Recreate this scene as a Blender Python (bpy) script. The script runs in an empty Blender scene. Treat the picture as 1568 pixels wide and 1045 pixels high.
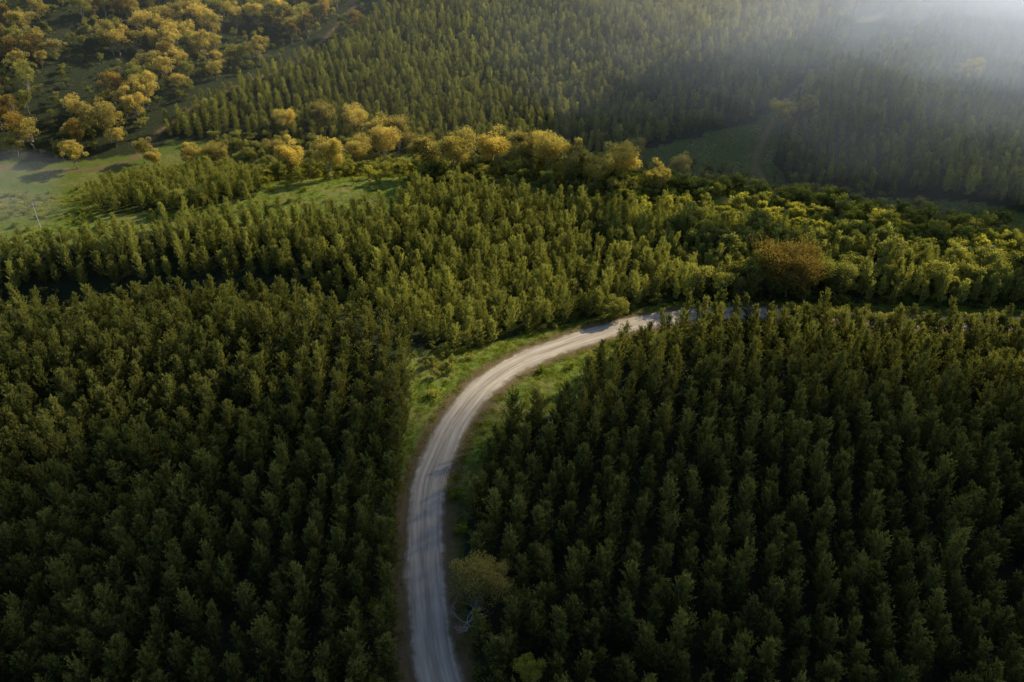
import bpy, math, numpy as np
from mathutils import Vector, noise as mnoise
rng=np.random.default_rng(7)
sc=bpy.context.scene
def sstep(a,b,x):
    t=np.clip((x-a)/(b-a),0,1); return t*t*(3-2*t)
# ------------------------------------------------------------ terrain height
def crest(x):
    xx=np.clip(x+17,-185,185); return 241-0.0022*xx**2
def H0(x,y):
    x=np.asarray(x,float); y=np.asarray(y,float)
    u=y-crest(x)
    front=7*np.exp(-(np.minimum(u,0)/42)**2)
    depth=6+13*sstep(-170,40,x)
    z=np.where(u<0,front,7-(7+depth)*sstep(0,78,u))
    w=u-85
    z=z+0.25*(np.log1p(np.exp(np.clip(w/14,-30,30)))*14)
    far=sstep(80,200,u)
    z=z+far*(6*np.sin(x*0.021+y*0.013+1.0)+3.5*np.sin(x*0.05-y*0.017))
    z=z+7.5*np.exp(-((x+62)/50)**2-((y-148)/24)**2)-6.5*np.exp(-((y-181)/9)**2)*(1-sstep(-50,-15,x))
    z=z+3*np.exp(-((x-60)/40)**2-((y-125)/30)**2)
    return z
ROAD=[(60,-60),(34,-20),(15,12),(4,36),(-4,55),(-10.2,70),(-12.5,80.5),(-14.4,93.4),(-15.3,109),(-13.9,118),(-11,128.3),(-5.5,139.7),(3,149.6),(13.5,157.7),(23,163.3),(31.8,167.3),(41,169.7),(49.3,171),(59,171),(71,169),(86,166.5),(104,164),(122,162.5),(150,160),(185,164),(230,178),(300,190)]
def catmull(P,step=0.8):
    P=np.array(P,float); out=[]
    for i in range(1,len(P)-2):
        p0,p1,p2,p3=P[i-1],P[i],P[i+1],P[i+2]
        n=max(2,int(np.linalg.norm(p2-p1)/step))
        t=np.linspace(0,1,n,endpoint=False)[:,None]
        out.append(0.5*((2*p1)+(-p0+p2)*t+(2*p0-5*p1+4*p2-p3)*t**2+(-p0+3*p1-3*p2+p3)*t**3))
    return np.vstack(out)
RC=catmull(ROAD)
def smooth1(a,k):
    ker=np.ones(k)/k; return np.convolve(np.pad(a,(k//2,k-1-k//2),mode='edge'),ker,mode='valid')
RZ=smooth1(H0(RC[:,0],RC[:,1]),21)
def near(poly,x,y,chunk=20000):
    x=np.ravel(x);y=np.ravel(y); d=np.empty(len(x)); idx=np.empty(len(x),int)
    for s in range(0,len(x),chunk):
        D=(x[s:s+chunk,None]-poly[None,:,0])**2+(y[s:s+chunk,None]-poly[None,:,1])**2
        i=D.argmin(1); idx[s:s+chunk]=i; d[s:s+chunk]=np.sqrt(D[np.arange(len(i)),i])
    return d,idx
def H(x,y):
    x=np.asarray(x,float); y=np.asarray(y,float); shp=x.shape
    x=x.ravel(); y=y.ravel(); z=H0(x,y)
    m=(x>-60)&(x<320)&(y>-80)&(y<215)
    if m.any():
        d,i=near(RC,x[m],y[m])
        w=1-sstep(3.6,9,d)
        z[m]=z[m]*(1-w)+(RZ[i]-0.10)*w
    return z.reshape(shp)
def inpoly(P,x,y):
    P=np.array(P,float); r=np.zeros(len(x),bool); j=len(P)-1
    for i in range(len(P)):
        xi,yi=P[i];xj,yj=P[j]
        if yi!=yj:
            c=((yi>y)!=(yj>y))&(x<(xj-xi)*(y-yi)/(yj-yi)+xi)
            r^=c
        j=i
    return r
# ------------------------------------------------------------ regions (metres)
pM=[(-260,192),(-200,188),(-134,195),(-115,202),(-104,208),(-82,216),(-76,215),(-50,217),(-36,221),(-31,228),(-16,233),(13,229),(27,222),(57,214),(73,205),(95,197),(115,185),(127,180),(190,190),(190,170),(127,168),(67,176),(40,176.5),(24,171.5),(13,166),(1,160),(-10,152),(-19,151),(-27,163),(-42,184),(-70,190),(-109,187),(-141,184),(-200,177),(-260,179)]
pL=[(-260,162),(-127,164),(-100,163),(-85,165),(-65,168),(-45,166),(-33,158),(-24,149),(-21,134),(-21.5,118),(-20.5,104),(-19.5,92),(-17.5,76),(-12,58),(-3,36),(2,10),(-260,10)]
pR=[(12,30),(3,50),(-3,64),(-6,81),(-7.5,97),(-5,118),(1,126),(13,132),(18.5,143),(27,154),(40,163),(50,168),(60,170),(90,166),(122,161),(260,163),(260,10),(22,10)]
pF=[(-138,312),(-132,335),(-117,364),(-84,415),(-70,451),(-70,620),(260,620),(230,470),(172,425),(149,381),(113,349),(84,344),(49,334),(32,327),(-23,332),(-61,324),(-95,324)]
pFR=[(129,359),(160,380),(190,430),(260,560),(420,560),(420,250),(191,268),(140,285),(112,292),(107,316),(116,338)]
pB=[(-127,229),(-135,272),(-103,282),(-78,240),(-80,230),(-93,224),(-118,218)]
pE1=[(-330,470),(-219,391),(-192,337),(-168,284),(-193,274),(-330,280)]
pE2=[(-212,430),(-180,520),(-95,500),(-83,427),(-106,392),(-126,374),(-141,349),(-154,340),(-148,304),(-163,296),(-178,340),(-174,362),(-197,392)]
pE3=[(-330,480),(-260,470),(-180,520),(-95,480),(-72,455),(-72,620),(-330,620)]
pE4=[(-330,620),(-330,280),(-205,280),(-160,290),(-140,302),(-117,364),(-84,415),(-72,450),(-72,620)]
TR1=catmull([(-300,262),(-230,272),(-185,280),(-160,284),(-145,295),(-139,323),(-118,366),(-104,389),(-96,420),(-85,470),(-80,500)],2)
TR2=catmull([(40,200),(61,221),(88,262),(99,301),(101,322),(122,357),(142,371),(167,386),(200,420),(230,470),(240,500)],2)
CLEAR=[(-4.5,83.5,5.2),(69,178,8),(81,177,5),(2.5,70,2.6),(5,91,2.4)]
def grid(poly,a,b,ang,jit=0.36,drop=0.04):
    P=np.array(poly); c=P.mean(0); R=np.abs(P-c).max()*1.5
    u,v=np.meshgrid(np.arange(-R,R,a),np.arange(-R,R,b)); u=u.ravel();v=v.ravel()
    u=u+1.2*np.sin(v*0.045); 
    u=u+rng.normal(0,jit,len(u));v=v+rng.normal(0,jit*1.5,len(v))
    ca,sa=math.cos(ang),math.sin(ang)
    x=c[0]+u*ca-v*sa; y=c[1]+u*sa+v*ca
    m=inpoly(P,x,y)&(rng.random(len(x))>drop)
    for cx,cy,cr in CLEAR: m&=np.hypot(x-cx,y-cy)>cr
    x,y=x[m],y[m]
    d,_=near(RC,x,y); m=d>4.8
    x,y=x[m],y[m]
    d1,_=near(TR1,x,y); d2,_=near(TR2,x,y); m=(d1>4)&(d2>4.0)
    return x[m],y[m]
def scatter(poly,n):
    P=np.array(poly,float); lo=P.min(0);hi=P.max(0)
    x=rng.uniform(lo[0],hi[0],n);y=rng.uniform(lo[1],hi[1],n); m=inpoly(P,x,y); return x[m],y[m]
# ------------------------------------------------------------ node helpers
def newmat(name):
    m=bpy.data.materials.new(name); m.use_nodes=True; nt=m.node_tree; nt.nodes.clear(); return m,nt
def N(nt,t,**k):
    n=nt.nodes.new(t)
    for a,b in k.items(): setattr(n,a,b)
    return n
def mathn(nt,op,a,b=None,clamp=False):
    n=N(nt,'ShaderNodeMath',operation=op); n.use_clamp=clamp
    for i,v in enumerate((a,b)):
        if v is None: continue
        if isinstance(v,(int,float)): n.inputs[i].default_value=v
        else: nt.links.new(v,n.inputs[i])
    return n.outputs[0]
def mix(nt,f,a,b,bt='MIX'):
    n=N(nt,'ShaderNodeMix',data_type='RGBA',blend_type=bt)
    for s,v in ((n.inputs[0],f),(n.inputs[6],a),(n.inputs[7],b)):
        if isinstance(v,(int,float)): s.default_value=v
        elif isinstance(v,tuple): s.default_value=(*v,1)
        else: nt.links.new(v,s)
    return n.outputs[2]
def noise(nt,scale,detail=4,rough=0.55,vec=None):
    n=N(nt,'ShaderNodeTexNoise'); n.inputs['Scale'].default_value=scale; n.inputs['Detail'].default_value=detail; n.inputs['Roughness'].default_value=rough
    if vec is not None: nt.links.new(vec,n.inputs['Vector'])
    return n.outputs['Fac']
def ramp(nt,f,a,b):
    n=N(nt,'ShaderNodeMapRange'); n.inputs[1].default_value=a; n.inputs[2].default_value=b; nt.links.new(f,n.inputs[0]); return n.outputs[0]
def attr(nt,name,typ='GEOMETRY'):
    n=N(nt,'ShaderNodeAttribute',attribute_name=name,attribute_type=typ); return n.outputs['Fac']
def leafmat(name,dark,light,warm,trans=0.35,tone=True):
    m,nt=newmat(name)
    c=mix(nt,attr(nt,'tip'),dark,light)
    rnd=N(nt,'ShaderNodeObjectInfo').outputs['Random']
    c=mix(nt,mathn(nt,'MULTIPLY',rnd,0.45),c,warm)
    if tone:
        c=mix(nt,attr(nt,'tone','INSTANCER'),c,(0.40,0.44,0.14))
    v=mathn(nt,'ADD',mathn(nt,'MULTIPLY',rnd,0.5),0.75)
    hsv=N(nt,'ShaderNodeHueSaturation'); nt.links.new(v,hsv.inputs['Value']); nt.links.new(c,hsv.inputs['Color'])
    c=hsv.outputs[0]
    d=N(nt,'ShaderNodeBsdfDiffuse'); t=N(nt,'ShaderNodeBsdfTranslucent')
    nt.links.new(c,d.inputs[0]); nt.links.new(mix(nt,1.0,c,(1.45,1.3,0.6),'MULTIPLY'),t.inputs[0])
    a=N(nt,'ShaderNodeMixShader'); a.inputs[0].default_value=trans; nt.links.new(d.outputs[0],a.inputs[1]); nt.links.new(t.outputs[0],a.inputs[2])
    o=N(nt,'ShaderNodeOutputMaterial'); nt.links.new(a.outputs[0],o.inputs[0]); return m
def plain(name,c1,c2,scale=3,rough=0.9):
    m,nt=newmat(name); tc=N(nt,'ShaderNodeTexCoord').outputs['Object']
    p=N(nt,'ShaderNodeBsdfPrincipled'); p.inputs['Roughness'].default_value=rough
    nt.links.new(mix(nt,noise(nt,scale,3,0.6,tc),c1,c2),p.inputs['Base Color'])
    o=N(nt,'ShaderNodeOutputMaterial'); nt.links.new(p.outputs[0],o.inputs[0]); return m
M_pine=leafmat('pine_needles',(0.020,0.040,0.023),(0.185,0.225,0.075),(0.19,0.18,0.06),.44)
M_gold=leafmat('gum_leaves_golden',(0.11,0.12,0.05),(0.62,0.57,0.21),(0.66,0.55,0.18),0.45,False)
M_rust=leafmat('gum_leaves_rusty',(0.09,0.085,0.03),(0.40,0.32,0.105),(0.38,0.27,0.08),0.42,False)
M_olive=leafmat('gum_leaves_olive',(0.06,0.09,0.038),(0.35,0.40,0.125),(0.46,0.43,0.12),0.42,False)
M_ylw=leafmat('wattle_leaves',(0.10,0.13,0.035),(0.48,0.52,0.12),(0.58,0.54,0.13),0.45,False)
M_grass=leafmat('grass_blades',(0.08,0.13,0.025),(0.33,0.42,0.055),(0.38,0.36,0.07),0.4,False)
M_bark=plain('bark',(0.05,0.038,0.028),(0.13,0.10,0.075),4)
M_pale=plain('pale_bark',(0.16,0.14,0.12),(0.34,0.31,0.27),3)
M_dead=plain('dead_wood',(0.30,0.28,0.26),(0.48,0.46,0.43),3)
# ------------------------------------------------------------ mesh helpers
def build(name,V,F,tip=None,mats=(),mi=None,smooth=False):
    me=bpy.data.meshes.new(name)
    V=np.asarray(V,np.float32)
    sizes=np.array([len(f) for f in F]) if not isinstance(F,np.ndarray) else np.full(len(F),F.shape[1])
    loops=np.concatenate([np.asarray(f) for f in F]) if not isinstance(F,np.ndarray) else F.ravel()
    me.vertices.add(len(V)); me.vertices.foreach_set('co',V.ravel())
    me.loops.add(len(loops)); me.loops.foreach_set('vertex_index',loops.astype(np.int32))
    me.polygons.add(len(sizes)); st=np.concatenate([[0],np.cumsum(sizes)[:-1]])
    me.polygons.foreach_set('loop_start',st.astype(np.int32))
    try: me.polygons.foreach_set('loop_total',sizes.astype(np.int32))
    except Exception: pass
    if mi is not None: me.polygons.foreach_set('material_index',np.asarray(mi,np.int32))
    me.polygons.foreach_set('use_smooth',np.full(len(sizes),smooth))
    for m in mats: me.materials.append(m)
    me.update(calc_edges=True)
    if tip is not None:
        a=me.attributes.new('tip','FLOAT','POINT'); a.data.foreach_set('value',np.asarray(tip,np.float32))
    me.validate()
    return me
def tube(pts,rads,sides=5):
    pts=np.array(pts,float); V=[];F=[]
    for i,p in enumerate(pts):
        d=pts[min(i+1,len(pts)-1)]-pts[max(i-1,0)]; d/=np.linalg.norm(d)+1e-9
        a=np.cross(d,[0.3,1,0.2]); a/=np.linalg.norm(a)+1e-9; b=np.cross(d,a)
        for k in range(sides):
            t=2*math.pi*k/sides; V.append(p+rads[i]*(math.cos(t)*a+math.sin(t)*b))
    for i in range(len(pts)-1):
        for k in range(sides):
            F.append((i*sides+k,i*sides+(k+1)%sides,(i+1)*sides+(k+1)%sides,(i+1)*sides+k))
    return np.array(V),np.array(F)
class Tree:
    def __init__(s): s.V=[];s.F=[];s.T=[];s.M=[];s.n=0
    def add(s,V,F,tip,m):
        s.V.append(V); F=np.asarray(F)+s.n; s.F+= [tuple(f) for f in F]; s.T.append(np.full(len(V),tip) if np.isscalar(tip) else tip); s.M+=[m]*len(F); s.n+=len(V)
    def mesh(s,name,mats): return build(name,np.vstack(s.V),s.F,np.concatenate(s.T),mats,s.M)
def blades(r,C,D,L,W,tip,quad=False):
    n=len(C); D=D/(np.linalg.norm(D,axis=1,keepdims=True)+1e-9)
    S=np.cross(D,r.normal(size=(n,3))); S/=np.linalg.norm(S,axis=1,keepdims=True)+1e-9
    L=np.broadcast_to(L,(n,))[:,None]; W=np.broadcast_to(W,(n,))[:,None]
    if quad:
        V=np.stack([C,C+D*L*.5+S*W*.5,C+D*L,C+D*L*.5-S*W*.5],1).reshape(-1,3); k=4
    else:
        V=np.stack([C-S*W*.5,C+S*W*.5,C+D*L],1).reshape(-1,3); k=3
    return V,np.arange(n*k).reshape(n,k),np.repeat(tip,k)
def make_pine(seed,h,R,nw=13,needles=5):
    r=np.random.default_rng(seed); T=Tree()
    lean=r.normal(0,0.3,2); pw=r.uniform(.4,.72)
    ax=lambda z: np.array([lean[0]*(z/h)**2,lean[1]*(z/h)**2,z])
    zs=np.linspace(0,h*0.9,5); V,F=tube([ax(z) for z in zs],[0.11*(1-z/h)+0.012 for z in zs],4); T.add(V,F,0.2,1)
    C=[];D=[];tp=[]
    side=r.uniform(0,6.28)
    for z in np.linspace(h*0.10,h*0.93,nw)+r.normal(0,0.12,nw):
        t=z/h; rad=R*min(1,(t/0.35)**0.6)*(1-t)**pw+0.3
        nb=r.integers(5,8); a0=r.uniform(0,6.28)
        for k in range(nb):
            az=a0+k*6.283/nb+r.normal(0,0.35)
            ln=rad*r.uniform(0.45,1.35)*(1+0.25*math.cos(az-side))
            el=math.radians(18+38*t+r.normal(0,9))
            hd=np.array([math.cos(az),math.sin(az),0])
            m=max(2,int(2+ln*2.6))
            for s in np.linspace(0.3,1,m):
                p=ax(z)+hd*ln*s*math.cos(el)+np.array([0,0,ln*(s*math.sin(el)+0.35*s*s)])
                d=hd*math.cos(el)*0.7+np.array([0,0,math.sin(el)+0.6*s+0.2])
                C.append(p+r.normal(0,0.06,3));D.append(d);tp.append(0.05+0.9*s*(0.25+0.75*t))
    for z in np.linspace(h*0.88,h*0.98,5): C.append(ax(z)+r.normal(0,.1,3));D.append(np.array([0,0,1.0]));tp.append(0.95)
    C=np.repeat(np.array(C),needles,0);D=np.repeat(np.array(D),needles,0);tp=np.repeat(np.array(tp),needles)
    D=D/np.linalg.norm(D,axis=1,keepdims=True)+r.normal(0,0.5,D.shape)
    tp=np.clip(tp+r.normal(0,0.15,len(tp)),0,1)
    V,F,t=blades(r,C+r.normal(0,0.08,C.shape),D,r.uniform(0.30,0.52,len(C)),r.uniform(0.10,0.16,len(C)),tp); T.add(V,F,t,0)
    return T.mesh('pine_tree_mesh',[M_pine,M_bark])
def make_gum(seed,h,R,mat,leaf=0.42,nl=170,nc=34,base=0.35,bark=M_pale,low=0.5):
    r=np.random.default_rng(seed); T=Tree()
    tr=[np.array([0,0,-0.3])]; 
    for i in range(1,6): tr.append(np.array([r.normal(0,0.03)*h*i/3,r.normal(0,0.03)*h*i/3,h*(base+0.1)*i/5]))
    r0=h*0.018
    V,F=tube(tr,[r0*(1.3-0.12*i) for i in range(6)],7); T.add(V,F,0.2,1)
    cl=[]
    nlimb=7
    for k in range(nlimb):
        az=k*6.283/nlimb+r.normal(0,0.3); rr=R*r.uniform(0.35,0.72)*(0 if k==0 else 1); zz=h*r.uniform(0.62,0.86)
        e=np.array([math.cos(az)*rr,math.sin(az)*rr,zz]); s=tr[3+k%3]
        mid=(s+e)/2+r.normal(0,0.04*h,3)
        V,F=tube([s,mid,e],[r0*.6,r0*.38,r0*.16],5); T.add(V,F,0.2,1)
        for j in range(3):
            e2=e+r.normal(0,1,3)*np.array([R*.25,R*.25,h*.07]); V,F=tube([mid if j%2 else e,e2],[r0*.22,r0*.06],4); T.add(V,F,0.2,1); cl.append(e2)
        cl.append(e)
    zc=h*(low+1)/2; zr=h*(1-low)/2
    while len(cl)<nc+14:
        q=r.normal(size=3); q/=np.linalg.norm(q); q*=r.uniform(.45,.95)
        cl.append(np.array([q[0]*R*.85,q[1]*R*.85,zc+zr*.85*q[2]]))
    cl=cl[-nc:]+cl[:max(0,nc//4)]
    for c in cl:
        c=np.array(c)
        rad=np.array([1,1,0.8])*R*r.uniform(0.18,0.34); tone=r.normal(0,0.12)
        n=int(nl*r.uniform(0.7,1.3))
        d=r.normal(size=(n,3)); d/=np.linalg.norm(d,axis=1,keepdims=True); rr=r.uniform(0.5,1.08,(n,1))
        C=c+d*rr*rad
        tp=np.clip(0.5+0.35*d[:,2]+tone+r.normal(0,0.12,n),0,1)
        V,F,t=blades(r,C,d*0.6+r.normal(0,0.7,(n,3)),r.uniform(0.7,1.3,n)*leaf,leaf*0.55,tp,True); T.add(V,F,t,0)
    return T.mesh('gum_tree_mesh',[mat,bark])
def make_shrub(seed,mat,h=1.6,R=1.1,n=220):
    r=np.random.default_rng(seed); T=Tree()
    for k in range(5):
        a=r.uniform(0,6.28); V,F=tube([(0,0,-0.1),(math.cos(a)*R*.5,math.sin(a)*R*.5,h*.7)],[0.04,0.01],3); T.add(V,F,0.2,1)
    cs=r.normal(0,1,(9,3))*np.array([R*.45,R*.45,h*.16])+np.array([0,0,h*.5])
    c=cs[r.integers(0,9,n)]; d=r.normal(size=(n,3)); d/=np.linalg.norm(d,axis=1,keepdims=True)
    C=c+d*np.array([.42,.42,.38])*R*r.uniform(.4,1,(n,1)); C[:,2]=np.abs(C[:,2])
    V,F,t=blades(r,C,d+np.array([0,0,.5]),r.uniform(.25,.5,n),.2,np.clip(.45+.4*d[:,2],0,1),True); T.add(V,F,t,0)
    return T.mesh('shrub_mesh',[mat,M_bark])
def make_tuft(seed,n=36,R=0.8,h=0.4):
    r=np.random.default_rng(seed); T=Tree()
    C=np.stack([r.normal(0,R*.5,n),r.normal(0,R*.5,n),np.zeros(n)-.03],1); D=np.stack([r.normal(0,.5,n),r.normal(0,.5,n),np.ones(n)],1)
    V,F,_=blades(r,C,D,r.uniform(.5,1.1,n)*h,.10,np.zeros(n)); t=np.tile([0.3,0.3,0.95],n)*np.repeat(r.uniform(.5,1,n),3); T.add(V,F,t,0)
    return T.mesh('grass_tuft_mesh',[M_grass])
def coll(name,meshes):
    c=bpy.data.collections.new(name)
    for i,m in enumerate(meshes):
        o=bpy.data.objects.new('%s_part_%02d'%(name,i),m); c.objects.link(o)
    return c
def instancer(name,col,x,y,nvar,smin,smax,zs=1.0,tone=None,sink=0.05,tilt=0.05):
    n=len(x); z=H(x,y)-sink
    me=bpy.data.meshes.new(name); me.vertices.add(n); me.vertices.foreach_set('co',np.stack([x,y,z],1).astype(np.float32).ravel())
    s=rng.uniform(smin,smax,n); sv=np.stack([s*rng.uniform(.85,1.15,n),s*rng.uniform(.85,1.15,n),s*zs*rng.uniform(.8,1.15,n)],1)
    rv=np.stack([rng.normal(0,tilt,n),rng.normal(0,tilt,n),rng.uniform(0,6.283,n)],1)
    a=me.attributes.new('scl','FLOAT_VECTOR','POINT'); a.data.foreach_set('vector',sv.astype(np.float32).ravel())
    a=me.attributes.new('rot','FLOAT_VECTOR','POINT'); a.data.foreach_set('vector',rv.astype(np.float32).ravel())
    a=me.attributes.new('idx','INT','POINT'); a.data.foreach_set('value',rng.integers(0,nvar,n).astype(np.int32))
    a=me.attributes.new('tone','FLOAT','POINT'); a.data.foreach_set('value',(np.zeros(n) if tone is None else tone).astype(np.float32))
    o=bpy.data.objects.new(name,me); sc.collection.objects.link(o)
    g=bpy.data.node_groups.new(name+'_nodes','GeometryNodeTree')
    g.interface.new_socket('Geometry',in_out='INPUT',socket_type='NodeSocketGeometry'); g.interface.new_socket('Geometry',in_out='OUTPUT',socket_type='NodeSocketGeometry')
    gi=g.nodes.new('NodeGroupInput');go=g.nodes.new('NodeGroupOutput')
    ip=g.nodes.new('GeometryNodeInstanceOnPoints'); ci=g.nodes.new('GeometryNodeCollectionInfo'); ci.inputs['Collection'].default_value=col
    ci.inputs['Separate Children'].default_value=True; ci.inputs['Reset Children'].default_value=True
    ip.inputs['Pick Instance'].default_value=True
    def na(nm,t):
        k=g.nodes.new('GeometryNodeInputNamedAttribute'); k.data_type=t; k.inputs['Name'].default_value=nm; return k.outputs['Attribute']
    L=g.links.new
    L(gi.outputs[0],ip.inputs['Points']); L(ci.outputs[0],ip.inputs['Instance']); L(na('idx','INT'),ip.inputs['Instance Index'])
    L(na('scl','FLOAT_VECTOR'),ip.inputs['Scale'])
    er=g.nodes.new('FunctionNodeEulerToRotation'); L(na('rot','FLOAT_VECTOR'),er.inputs[0]); L(er.outputs[0],ip.inputs['Rotation'])
    L(ip.outputs[0],go.inputs[0])
    md=o.modifiers.new('instances','NODES'); md.node_group=g
    return o
# ------------------------------------------------------------ ground sheet
def axis(segs):
    out=[]
    for a,b,s in segs: out.append(np.arange(a,b,s))
    return np.concatenate(out+[[segs[-1][1]]])
gx=axis([(-2500,-600,190),(-600,-300,20),(-300,-170,5),(-170,-40,2),(-40,70,1.1),(70,180,2),(180,330,5),(330,600,20),(600,2500,190)])
gy=axis([(-1500,-200,130),(-200,20,10),(20,60,2),(60,180,1.1),(180,340,2),(340,520,4),(520,800,14),(800,3000,200)])
X,Y=np.meshgrid(gx,gy); Z=H(X,Y)
Z=np.where(Y>620,H(X,np.full_like(Y,620.0))+ (np.minimum(Y,1000)-620)*0.12,Z)
Z=Z+0.10*np.sin(X*1.7+Y*0.9)*np.sin(Y*1.3-X*.4)*(np.abs(X)<400)
nx,ny=len(gx),len(gy)
V=np.stack([X,Y,Z],2).reshape(-1,3)
i=np.arange(ny-1)[:,None]*nx+np.arange(nx-1)[None,:]; i=i.ravel()
F=np.stack([i,i+1,i+nx+1,i+nx],1)
fx,fy=X.ravel(),Y.ravel()
u=fy-crest(fx)
rd=np.full(len(fx),99.0); m=(fx>-60)&(fx<320)&(fy>-80)&(fy<215); rd[m]=near(RC,fx[m],fy[m])[0]
plant_and_shade=((u<-22)&(rd>19)).astype(float)
for P in (pM,pL,pR,pF,pFR,pB): plant_and_shade=np.maximum(plant_and_shade,inpoly(P,fx,fy))
plant_and_shade=np.maximum(plant_and_shade,0.72*inpoly(pE4,fx,fy))
plant_and_shade=np.maximum(plant_and_shade,0.52*((u>25)&(fx>20)))
plant_and_shade=np.maximum(plant_and_shade,0.38*((fx<-100)&(u>0)))
plant_and_shade=np.maximum(plant_and_shade,0.55*(fy<108))  # foreground shade painted into the ground colour, verges included
td=np.minimum(near(TR1,fx,fy)[0],near(TR2,fx,fy)[0])
mg,ntg=newmat('forest_ground')
tc=N(ntg,'ShaderNodeTexCoord').outputs['Object']
n1=noise(ntg,0.9,5,0.65,tc); n2=noise(ntg,0.12,3,0.6,tc); n3=noise(ntg,6.0,3,0.7,tc)
litter=mix(ntg,n1,(0.020,0.024,0.014),(0.045,0.062,0.030))
grass=mix(ntg,ramp(ntg,n1,.35,.65),(0.07,0.11,0.022),(0.22,0.30,0.05))
grass=mix(ntg,ramp(ntg,n2,.45,.7),grass,(0.25,0.24,0.08))
grass=mix(ntg,0.5,grass,mix(ntg,n3,(0.2,0.2,0.2),(0.95,0.95,0.95)),'OVERLAY')
pl=mathn(ntg,'ADD',attr(ntg,'plant_and_shade'),mathn(ntg,'MULTIPLY',mathn(ntg,'SUBTRACT',n1,0.5),1.2))
col=mix(ntg,ramp(ntg,pl,.3,.7),grass,litter)
dirt=mix(ntg,n3,(0.12,0.08,0.045),(0.30,0.22,0.13))
dr=mathn(ntg,'ADD',attr(ntg,'dirt'),mathn(ntg,'MULTIPLY',mathn(ntg,'SUBTRACT',n1,0.5),1.6))
col=mix(ntg,ramp(ntg,dr,.4,.75),col,dirt)
p=N(ntg,'ShaderNodeBsdfPrincipled'); p.inputs['Roughness'].default_value=0.95; p.inputs['Specular IOR Level'].default_value=0.1
ntg.links.new(col,p.inputs['Base Color'])
bm_=N(ntg,'ShaderNodeBump'); bm_.inputs['Strength'].default_value=0.7; bm_.inputs['Distance'].default_value=0.3; ntg.links.new(n3,bm_.inputs['Height']); ntg.links.new(bm_.outputs[0],p.inputs['Normal'])
o=N(ntg,'ShaderNodeOutputMaterial'); ntg.links.new(p.outputs[0],o.inputs[0])
me=build('ground',V,F,None,[mg],None,True)
def fa(me,nm,v): a=me.attributes.new(nm,'FLOAT','POINT'); a.data.foreach_set('value',v.astype(np.float32))
fa(me,'plant_and_shade',plant_and_shade.astype(float))
fa(me,'dirt',np.clip(np.maximum(0.9-np.abs(rd-4.0)/3.5,0.95-td/3.2),0,1))
g=bpy.data.objects.new('ground',me); sc.collection.objects.link(g)
# ------------------------------------------------------------ gravel road
tan=np.gradient(RC,axis=0); tan/=np.linalg.norm(tan,axis=1,keepdims=True); nor=np.stack([-tan[:,1],tan[:,0]],1)
cs=np.linspace(-1,1,15); V=[];uu=[];vv=[]
s=np.concatenate([[0],np.cumsum(np.linalg.norm(np.diff(RC,axis=0),axis=1))])
jl=smooth1(rng.normal(0,1,len(RC)),5)*.5; jr=smooth1(rng.normal(0,1,len(RC)),5)*.5
for k,c in enumerate(cs):
    w=3.5*c+np.where(c<-.8,jl*.6,0)+np.where(c>.8,jr*.6,0)
    prof=0.03-0.13*max(0,abs(c)-.75)/.25 - 0.03*math.exp(-((abs(c)-.38)/.12)**2)
    V.append(np.stack([RC[:,0]+nor[:,0]*w,RC[:,1]+nor[:,1]*w,RZ+prof+0.03],1)); uu.append(np.full(len(RC),c)); vv.append(s)
nC=len(cs); nR=len(RC)
V=np.stack(V,1).reshape(-1,3); uu=np.stack(uu,1).ravel(); vv=np.stack(vv,1).ravel()
i=(np.arange(nR-1)[:,None]*nC+np.arange(nC-1)[None,:]).ravel(); F=np.stack([i,i+nC,i+nC+1,i+1],1)
mr,nt=newmat('gravel_road')
tc=N(nt,'ShaderNodeTexCoord').outputs['Object']
cx=N(nt,'ShaderNodeCombineXYZ'); nt.links.new(mathn(nt,'MULTIPLY',attr(nt,'across'),3.5),cx.inputs[0]); nt.links.new(mathn(nt,'MULTIPLY',attr(nt,'along'),0.05),cx.inputs[1])
streak=ramp(nt,noise(nt,2.0,5,.6,cx.outputs[0]),.33,.67); fine=noise(nt,9,5,.75,tc); big=noise(nt,.5,4,.6,tc)
gcol=mix(nt,streak,(0.30,0.26,0.215),(0.62,0.56,0.475)); gcol=mix(nt,.5,gcol,mix(nt,fine,(.2,.2,.2),(.9,.9,.9)),'OVERLAY')
gcol=mix(nt,mathn(nt,'MULTIPLY',ramp(nt,big,.42,.7),.5),gcol,(0.43,0.355,0.27))
ab=mathn(nt,'ABSOLUTE',attr(nt,'across'))
rut=mathn(nt,'ABSOLUTE',mathn(nt,'SUBTRACT',ab,.38)); gcol=mix(nt,mathn(nt,'MULTIPLY',ramp(nt,rut,.16,.03),.4),gcol,(0.70,0.64,0.56))
gcol=mix(nt,mathn(nt,'MULTIPLY',ramp(nt,ab,.12,.02),.35),gcol,(0.28,0.245,0.20))
edge=mathn(nt,'ADD',ab,mathn(nt,'MULTIPLY',mathn(nt,'SUBTRACT',big,.5),.5)); edge=mathn(nt,'ADD',edge,mathn(nt,'MULTIPLY',mathn(nt,'SUBTRACT',fine,.5),.25))
ecol=mix(nt,fine,(0.09,0.075,0.04),(0.26,0.21,0.12))
gcol=mix(nt,ramp(nt,edge,.70,.92),gcol,ecol)
p=N(nt,'ShaderNodeBsdfPrincipled'); p.inputs['Roughness'].default_value=.9; nt.links.new(gcol,p.inputs['Base Color'])
b=N(nt,'ShaderNodeBump'); b.inputs['Strength'].default_value=.5; b.inputs['Distance'].default_value=.08; nt.links.new(fine,b.inputs['Height']); nt.links.new(b.outputs[0],p.inputs['Normal'])
o=N(nt,'ShaderNodeOutputMaterial'); nt.links.new(p.outputs[0],o.inputs[0])
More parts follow.
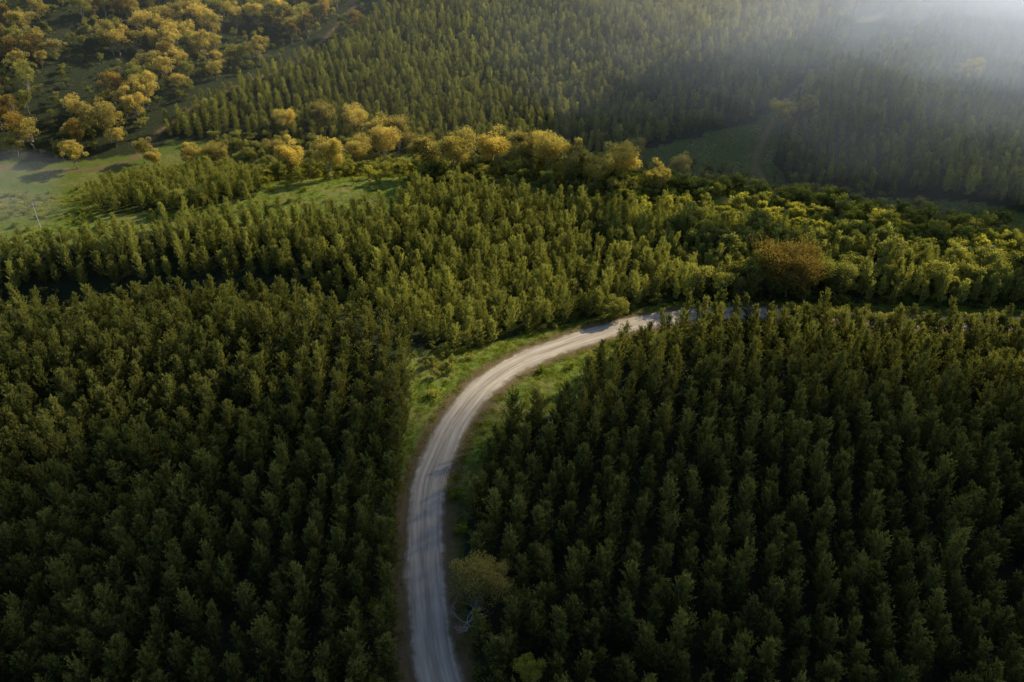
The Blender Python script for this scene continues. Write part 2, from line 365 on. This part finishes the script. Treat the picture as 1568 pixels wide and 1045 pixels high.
me=build('gravel_road',V,F,None,[mr],None,True); fa(me,'across',uu); fa(me,'along',vv)
sc.collection.objects.link(bpy.data.objects.new('gravel_road',me))
# ------------------------------------------------------------ vegetation
CP=coll('pine',[make_pine(10+k,7.8+0.5*(k%3),1.6+0.2*(k%4)) for k in range(9)])
CG=coll('gum',[make_gum(40+k,13+k%3,4.6+.5*(k%2),[M_gold,M_gold,M_rust,M_gold,M_olive][k],.55,90,26,base=.2,low=.2) for k in range(5)])
CO=coll('olive_gum',[make_gum(60+k,7+k%2,2.6,M_olive,.4,60,20,base=.15,bark=M_bark,low=.12) for k in range(5)])
CY=coll('yellow_wattle',[make_gum(70+k,5,2.3,M_ylw,.4,60,16,base=.1,bark=M_bark,low=.08) for k in range(3)])
CS=coll('shrub',[make_shrub(80+k,[M_olive,M_grass,M_olive][k%3]) for k in range(4)])
CT=coll('tuft',[make_tuft(90+k) for k in range(4)])
x,y=grid(pL,4.0,2.45,math.radians(6)); instancer('pine_plantation',CP,x,y,9,.8,1.1,tone=np.clip(rng.normal(.04,.08,len(x)),0,1))  # low tone paints the foreground shade into the needle colour
x,y=grid(pR,4.0,2.6,math.radians(-14),.42); instancer('pine_plantation',CP,x,y,9,.78,1.1,tone=np.clip(rng.normal(.07,.1,len(x)),0,1))  # low tone here too: foreground shade put into the needles
x,y=grid(pM,3.3,2.35,math.radians(28),.45); t=np.clip(.50+.28*sstep(15,60,x)+rng.normal(0,.16,len(x)),0,1); instancer('pine_plantation',CP,x,y,9,.68,1.0,tone=t)  # raised tone paints sunlight into the middle block; paler trees to the right
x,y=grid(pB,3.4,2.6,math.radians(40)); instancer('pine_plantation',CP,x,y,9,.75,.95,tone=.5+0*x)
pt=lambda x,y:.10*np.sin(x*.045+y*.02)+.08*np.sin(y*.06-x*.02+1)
x,y=grid(pF,3.7,3.0,math.radians(20),.45,drop=.08); instancer('pine_plantation',CP,x,y,9,.72,1.12,tone=np.clip(rng.normal(.45,.14,len(x))+pt(x,y),0,1))  # raised tone on both far slopes paints sunlight into the needles
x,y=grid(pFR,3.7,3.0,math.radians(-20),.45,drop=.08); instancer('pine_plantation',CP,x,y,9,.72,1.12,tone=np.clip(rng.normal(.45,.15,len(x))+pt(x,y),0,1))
xs=[];ys=[]
for P,n in ((pE1,500),(pE2,560),(pE3,1100),(pE4,380)):
    x,y=scatter(P,n); xs.append(x);ys.append(y)
x=np.concatenate(xs);y=np.concatenate(ys); d,_=near(TR1,x,y); m=(d>7)&(np.sin(x*.07+1)*np.sin(y*.05)>-.6); x,y=x[m],y[m]
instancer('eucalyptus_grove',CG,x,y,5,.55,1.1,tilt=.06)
x,y=scatter(pE4,2600); m=near(TR1,x,y)[0]>5; instancer('scrub_trees',CO,x[m],y[m],5,.3,.8,tilt=.08)
# mixed scrub on the back slope and valley floor
x=rng.uniform(-120,175,3200); y=crest(x)+rng.uniform(-6,95,3200); m=~inpoly(pB,x,y)&~inpoly(pF,x,y)&~inpoly(pFR,x,y)&~inpoly(pM,x,y); x,y=x[m],y[m]
m=(near(TR2,x,y)[0]>4)&(near(TR1,x,y)[0]>6)&~((x<-30)&(x>-80)&(y<252)); x,y=x[m],y[m]; keep=rng.random(len(x))<.62; x,y=x[keep],y[keep]
instancer('scrub_trees',CO,x,y,5,.35,1.0,tilt=.08)
x=rng.uniform(30,175,420); y=crest(x)+rng.uniform(-22,14,420); m=(near(TR2,x,y)[0]>3); instancer('wattle_scrub',CY,x[m],y[m],3,.5,1.15,tilt=.08)
x=rng.uniform(-115,35,130); y=crest(x)+rng.uniform(2,40,130); m=~inpoly(pB,x,y); instancer('wattle_scrub',CY,x[m],y[m],3,.4,1.0,tilt=.08)
x=rng.uniform(45,170,170); y=rng.uniform(172,205,170); m=inpoly(pM,x,y); instancer('scrub_trees',CO,x[m],y[m],5,.9,1.4,tilt=.08)
# hedge of young trees on the near shoulder of the far stretch of road
m=(RC[:,0]>66)&(RC[:,0]<260); q=RC[m][::2]; qn=nor[m][::2]; off=rng.uniform(4.6,6.0,len(q))
sg=-np.sign(qn[:,1]); x=q[:,0]+qn[:,0]*off*sg; y=q[:,1]+qn[:,1]*off*sg; instancer('roadside_trees',CO,x,y,5,.6,.85,tilt=.08)
# young growth in the gully and along the block edges
x=rng.uniform(-200,-12,1400); y=rng.uniform(140,190,1400); d,_=near(RC,x,y); m=~inpoly(pM,x,y)&~inpoly(pL,x,y)&(d>8); instancer('scrub_trees',CO,x[m],y[m],5,.15,.42,tilt=.08)
# shrubs
x=rng.uniform(-200,175,3200); y=crest(x)+rng.uniform(-14,75,3200); m=~inpoly(pB,x,y)&~inpoly(pM,x,y)&~((x<-34)&(x>-80)&(y<252)&(rng.random(3200)<.8))&((rng.random(3200)<.55)|(x>-80))
xa=rng.uniform(-40,130,2600); ya=rng.uniform(50,180,2600); d,_=near(RC,xa,ya); ma=(d>5.0)&(d<16)&(rng.random(2600)<.5)
ma&=~((xa>-3)&(xa<17)&(ya>130)&(ya<150)&(rng.random(2600)<.8))
x=np.concatenate([x[m],xa[ma]]);y=np.concatenate([y[m],ya[ma]]); instancer('roadside_shrubs',CS,x,y,4,.4,1.2,tilt=.1)
# grass tufts
xa=rng.uniform(-45,130,40000); ya=rng.uniform(50,185,40000); d,_=near(RC,xa,ya); m=(d>4.0)&(d<16)&(rng.random(40000)<np.clip(1.3-d/16,0,1)*np.where(ya<108,.35,1)); 
xb=rng.uniform(-190,-30,6000); yb=crest(xb)+rng.uniform(-14,70,6000)
x=np.concatenate([xa[m],xb]);y=np.concatenate([ya[m],yb]); instancer('grass_verge',CT,x,y,4,.6,1.5,tilt=.1)
# individually standing gums
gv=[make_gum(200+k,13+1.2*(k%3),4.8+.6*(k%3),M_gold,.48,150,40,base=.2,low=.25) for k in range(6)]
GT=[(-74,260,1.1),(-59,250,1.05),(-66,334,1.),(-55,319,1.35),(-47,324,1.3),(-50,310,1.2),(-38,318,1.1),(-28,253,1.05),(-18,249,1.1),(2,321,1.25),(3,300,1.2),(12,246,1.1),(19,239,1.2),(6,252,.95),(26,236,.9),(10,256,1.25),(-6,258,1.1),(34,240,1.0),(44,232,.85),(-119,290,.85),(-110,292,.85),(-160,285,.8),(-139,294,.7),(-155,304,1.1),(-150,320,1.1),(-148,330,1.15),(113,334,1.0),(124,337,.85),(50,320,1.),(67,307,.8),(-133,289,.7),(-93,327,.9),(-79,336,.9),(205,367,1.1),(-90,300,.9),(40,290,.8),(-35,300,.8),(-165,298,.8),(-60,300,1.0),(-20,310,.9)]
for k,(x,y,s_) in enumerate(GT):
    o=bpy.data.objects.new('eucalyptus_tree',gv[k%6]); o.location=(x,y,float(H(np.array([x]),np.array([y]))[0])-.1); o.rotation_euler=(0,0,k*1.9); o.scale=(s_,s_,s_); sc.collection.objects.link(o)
def put(me,name,x,y,rz=0,s_=1):
    o=bpy.data.objects.new(name,me); o.location=(x,y,float(H(np.array([x]),np.array([y]))[0])-.1); o.rotation_euler=(0,0,rz); o.scale=(s_,)*3; sc.collection.objects.link(o); return o
put(make_gum(301,15,9.5,M_rust,.42,260,70,base=.2,low=.2),'eucalyptus_tree',69,178)
put(make_gum(302,11,5.5,M_olive,.4,200,45,base=.2,low=.15),'eucalyptus_tree',81,177)
M_road=leafmat('gum_leaves_roadside',(0.07,0.085,0.035),(0.42,0.38,0.13),(0.44,0.35,0.11),0.4,False)
put(make_gum(303,8.8,4.9,M_road,.26,230,46,base=.2,low=.35),'eucalyptus_tree',-4.5,83.5)
put(make_gum(304,6,3.4,M_olive,.26,260,40,base=.1,bark=M_bark,low=.1),'wattle_tree',25,169)
put(make_gum(305,5,2.4,M_ylw,.26,240,30,base=.1,bark=M_bark,low=.1),'wattle_tree',2.5,70)
put(make_gum(306,5,2.2,M_road,.26,240,30,base=.1,bark=M_bark,low=.1),'wattle_tree',5,91)
r=np.random.default_rng(5); T=Tree()
def br(p,d,L,rad,lv):
    pts=[p]; q=p.copy(); dd=d.copy()
    for i in range(4):
        dd=dd+r.normal(0,.22,3); dd/=np.linalg.norm(dd); q=q+dd*L/4; pts.append(q.copy())
    V,F=tube(pts,[rad*(1-.17*i) for i in range(5)],5); T.add(V,F,0,0)
    if lv>0:
        for k in range(4):
            nd=dd+r.normal(0,.7,3); nd[2]=abs(nd[2])*.6+.1; nd/=np.linalg.norm(nd); br(pts[1+k%4],nd,L*.62,rad*.5,lv-1)
br(np.array([0,0,0.]),np.array([.1,-.1,.9]),2.2,.13,0)
for k in range(6):
    a=k*1.05; br(np.array([.05,-.05,1.9]),np.array([math.cos(a),math.sin(a),.55]),3.2,.09,2)
put(T.mesh('dead_tree',[M_dead]),'dead_tree',-6.6,78.6)
T=Tree(); V,F=tube([(0,0,-.3),(0,0,3.5),(0,0,7.5)],[.16,.14,.11],10); T.add(V,F,0,0)
V,F=tube([(-1.1,0,6.9),(1.1,0,6.9)],[.07,.07],6); T.add(V,F,0,0)
for q in (-1,-.5,.5,1): V,F=tube([(q,0,6.95),(q,0,7.2)],[.05,.035],6); T.add(V,F,0,0)
put(T.mesh('utility_pole',[plain('weathered_timber',(.35,.34,.32),(.6,.59,.56),5)]),'utility_pole',-133,209,.4)
# ------------------------------------------------------------ mist: soft homogeneous puffs
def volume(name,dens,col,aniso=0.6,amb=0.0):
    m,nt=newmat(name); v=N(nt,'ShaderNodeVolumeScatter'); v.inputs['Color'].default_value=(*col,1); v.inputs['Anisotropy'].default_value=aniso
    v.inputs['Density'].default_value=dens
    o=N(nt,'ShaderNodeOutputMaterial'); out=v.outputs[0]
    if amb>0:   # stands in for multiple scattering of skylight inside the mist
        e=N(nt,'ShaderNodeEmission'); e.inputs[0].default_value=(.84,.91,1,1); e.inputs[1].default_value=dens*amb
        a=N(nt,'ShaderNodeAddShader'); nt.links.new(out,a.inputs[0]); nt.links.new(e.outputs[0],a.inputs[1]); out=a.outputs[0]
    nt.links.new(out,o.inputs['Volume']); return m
def puff(name,L,mat,sub=4,amp=.4,seed=0.0):
    import bmesh
    bm=bmesh.new(); cx,cy,cz,a,b,c=L
    r_=bmesh.ops.create_icosphere(bm,subdivisions=sub,radius=1)
    for v in r_['verts']:
        n=v.co.copy(); k=1+amp*mnoise.fractal(n*1.4+Vector((seed*3.1,seed*1.7,seed)),1.0,2.0,4)
        v.co=Vector((a*n.x*k,b*n.y*k,c*n.z*k))
    me=bpy.data.meshes.new(name); bm.to_mesh(me); bm.free(); me.materials.append(mat)
    o=bpy.data.objects.new(name,me); o.location=(cx,cy,cz); sc.collection.objects.link(o)
SH=[(1.22,.00018),(1.12,.00022),(1.03,.00026),(.95,.0003),(.87,.00036),(.79,.00045),(.71,.0006),(.63,.0009),(.55,.0013),(.47,.002),(.39,.003),(.31,.0045)]
for k,(s_,dn) in enumerate(SH):
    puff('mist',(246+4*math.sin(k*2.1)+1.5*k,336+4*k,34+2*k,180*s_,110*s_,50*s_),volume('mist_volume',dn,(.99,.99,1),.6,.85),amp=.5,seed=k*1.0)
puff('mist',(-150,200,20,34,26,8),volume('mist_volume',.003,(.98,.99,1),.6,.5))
puff('haze',(0,480,30,700,210,110),volume('haze_volume',.00045,(.72,.88,1),.3),3,0)
puff('added_shade_cloud',(546,447,400,210,90,30),volume('shade_cloud_volume',.045,(.98,.98,1),.3),4,.3)  # unseen cloud added outside the view to shade the foreground
# ------------------------------------------------------------ light
el=math.radians(30); az=math.radians(52)
d=Vector((math.cos(el)*math.sin(az),math.cos(el)*math.cos(az),math.sin(el)))
L=bpy.data.lights.new('sun','SUN'); L.energy=5; L.angle=math.radians(.53); L.color=(1,.85,.59)
lo=bpy.data.objects.new('sun',L); lo.rotation_euler=d.to_track_quat('Z','Y').to_euler(); lo.location=(0,0,300); sc.collection.objects.link(lo)
w=bpy.data.worlds.new('World'); sc.world=w; w.use_nodes=True; nt=w.node_tree; nt.nodes.clear()
sk=N(nt,'ShaderNodeTexSky',sky_type='NISHITA'); sk.sun_disc=False; sk.sun_elevation=el; sk.sun_rotation=az
bg=N(nt,'ShaderNodeBackground'); bg.inputs[1].default_value=.10; nt.links.new(sk.outputs[0],bg.inputs[0]); o=N(nt,'ShaderNodeOutputWorld'); nt.links.new(bg.outputs[0],o.inputs[0])
cam=bpy.data.cameras.new('camera'); cam.lens=36*1230/1568; cam.sensor_width=36; cam.clip_end=6000; cam.clip_start=1
co=bpy.data.objects.new('camera',cam); co.location=(0,0,100); co.rotation_euler=(math.radians(90-32),0,0); sc.collection.objects.link(co); sc.camera=co
sc.view_settings.view_transform='Standard'; sc.view_settings.look='None'; sc.view_settings.exposure=0
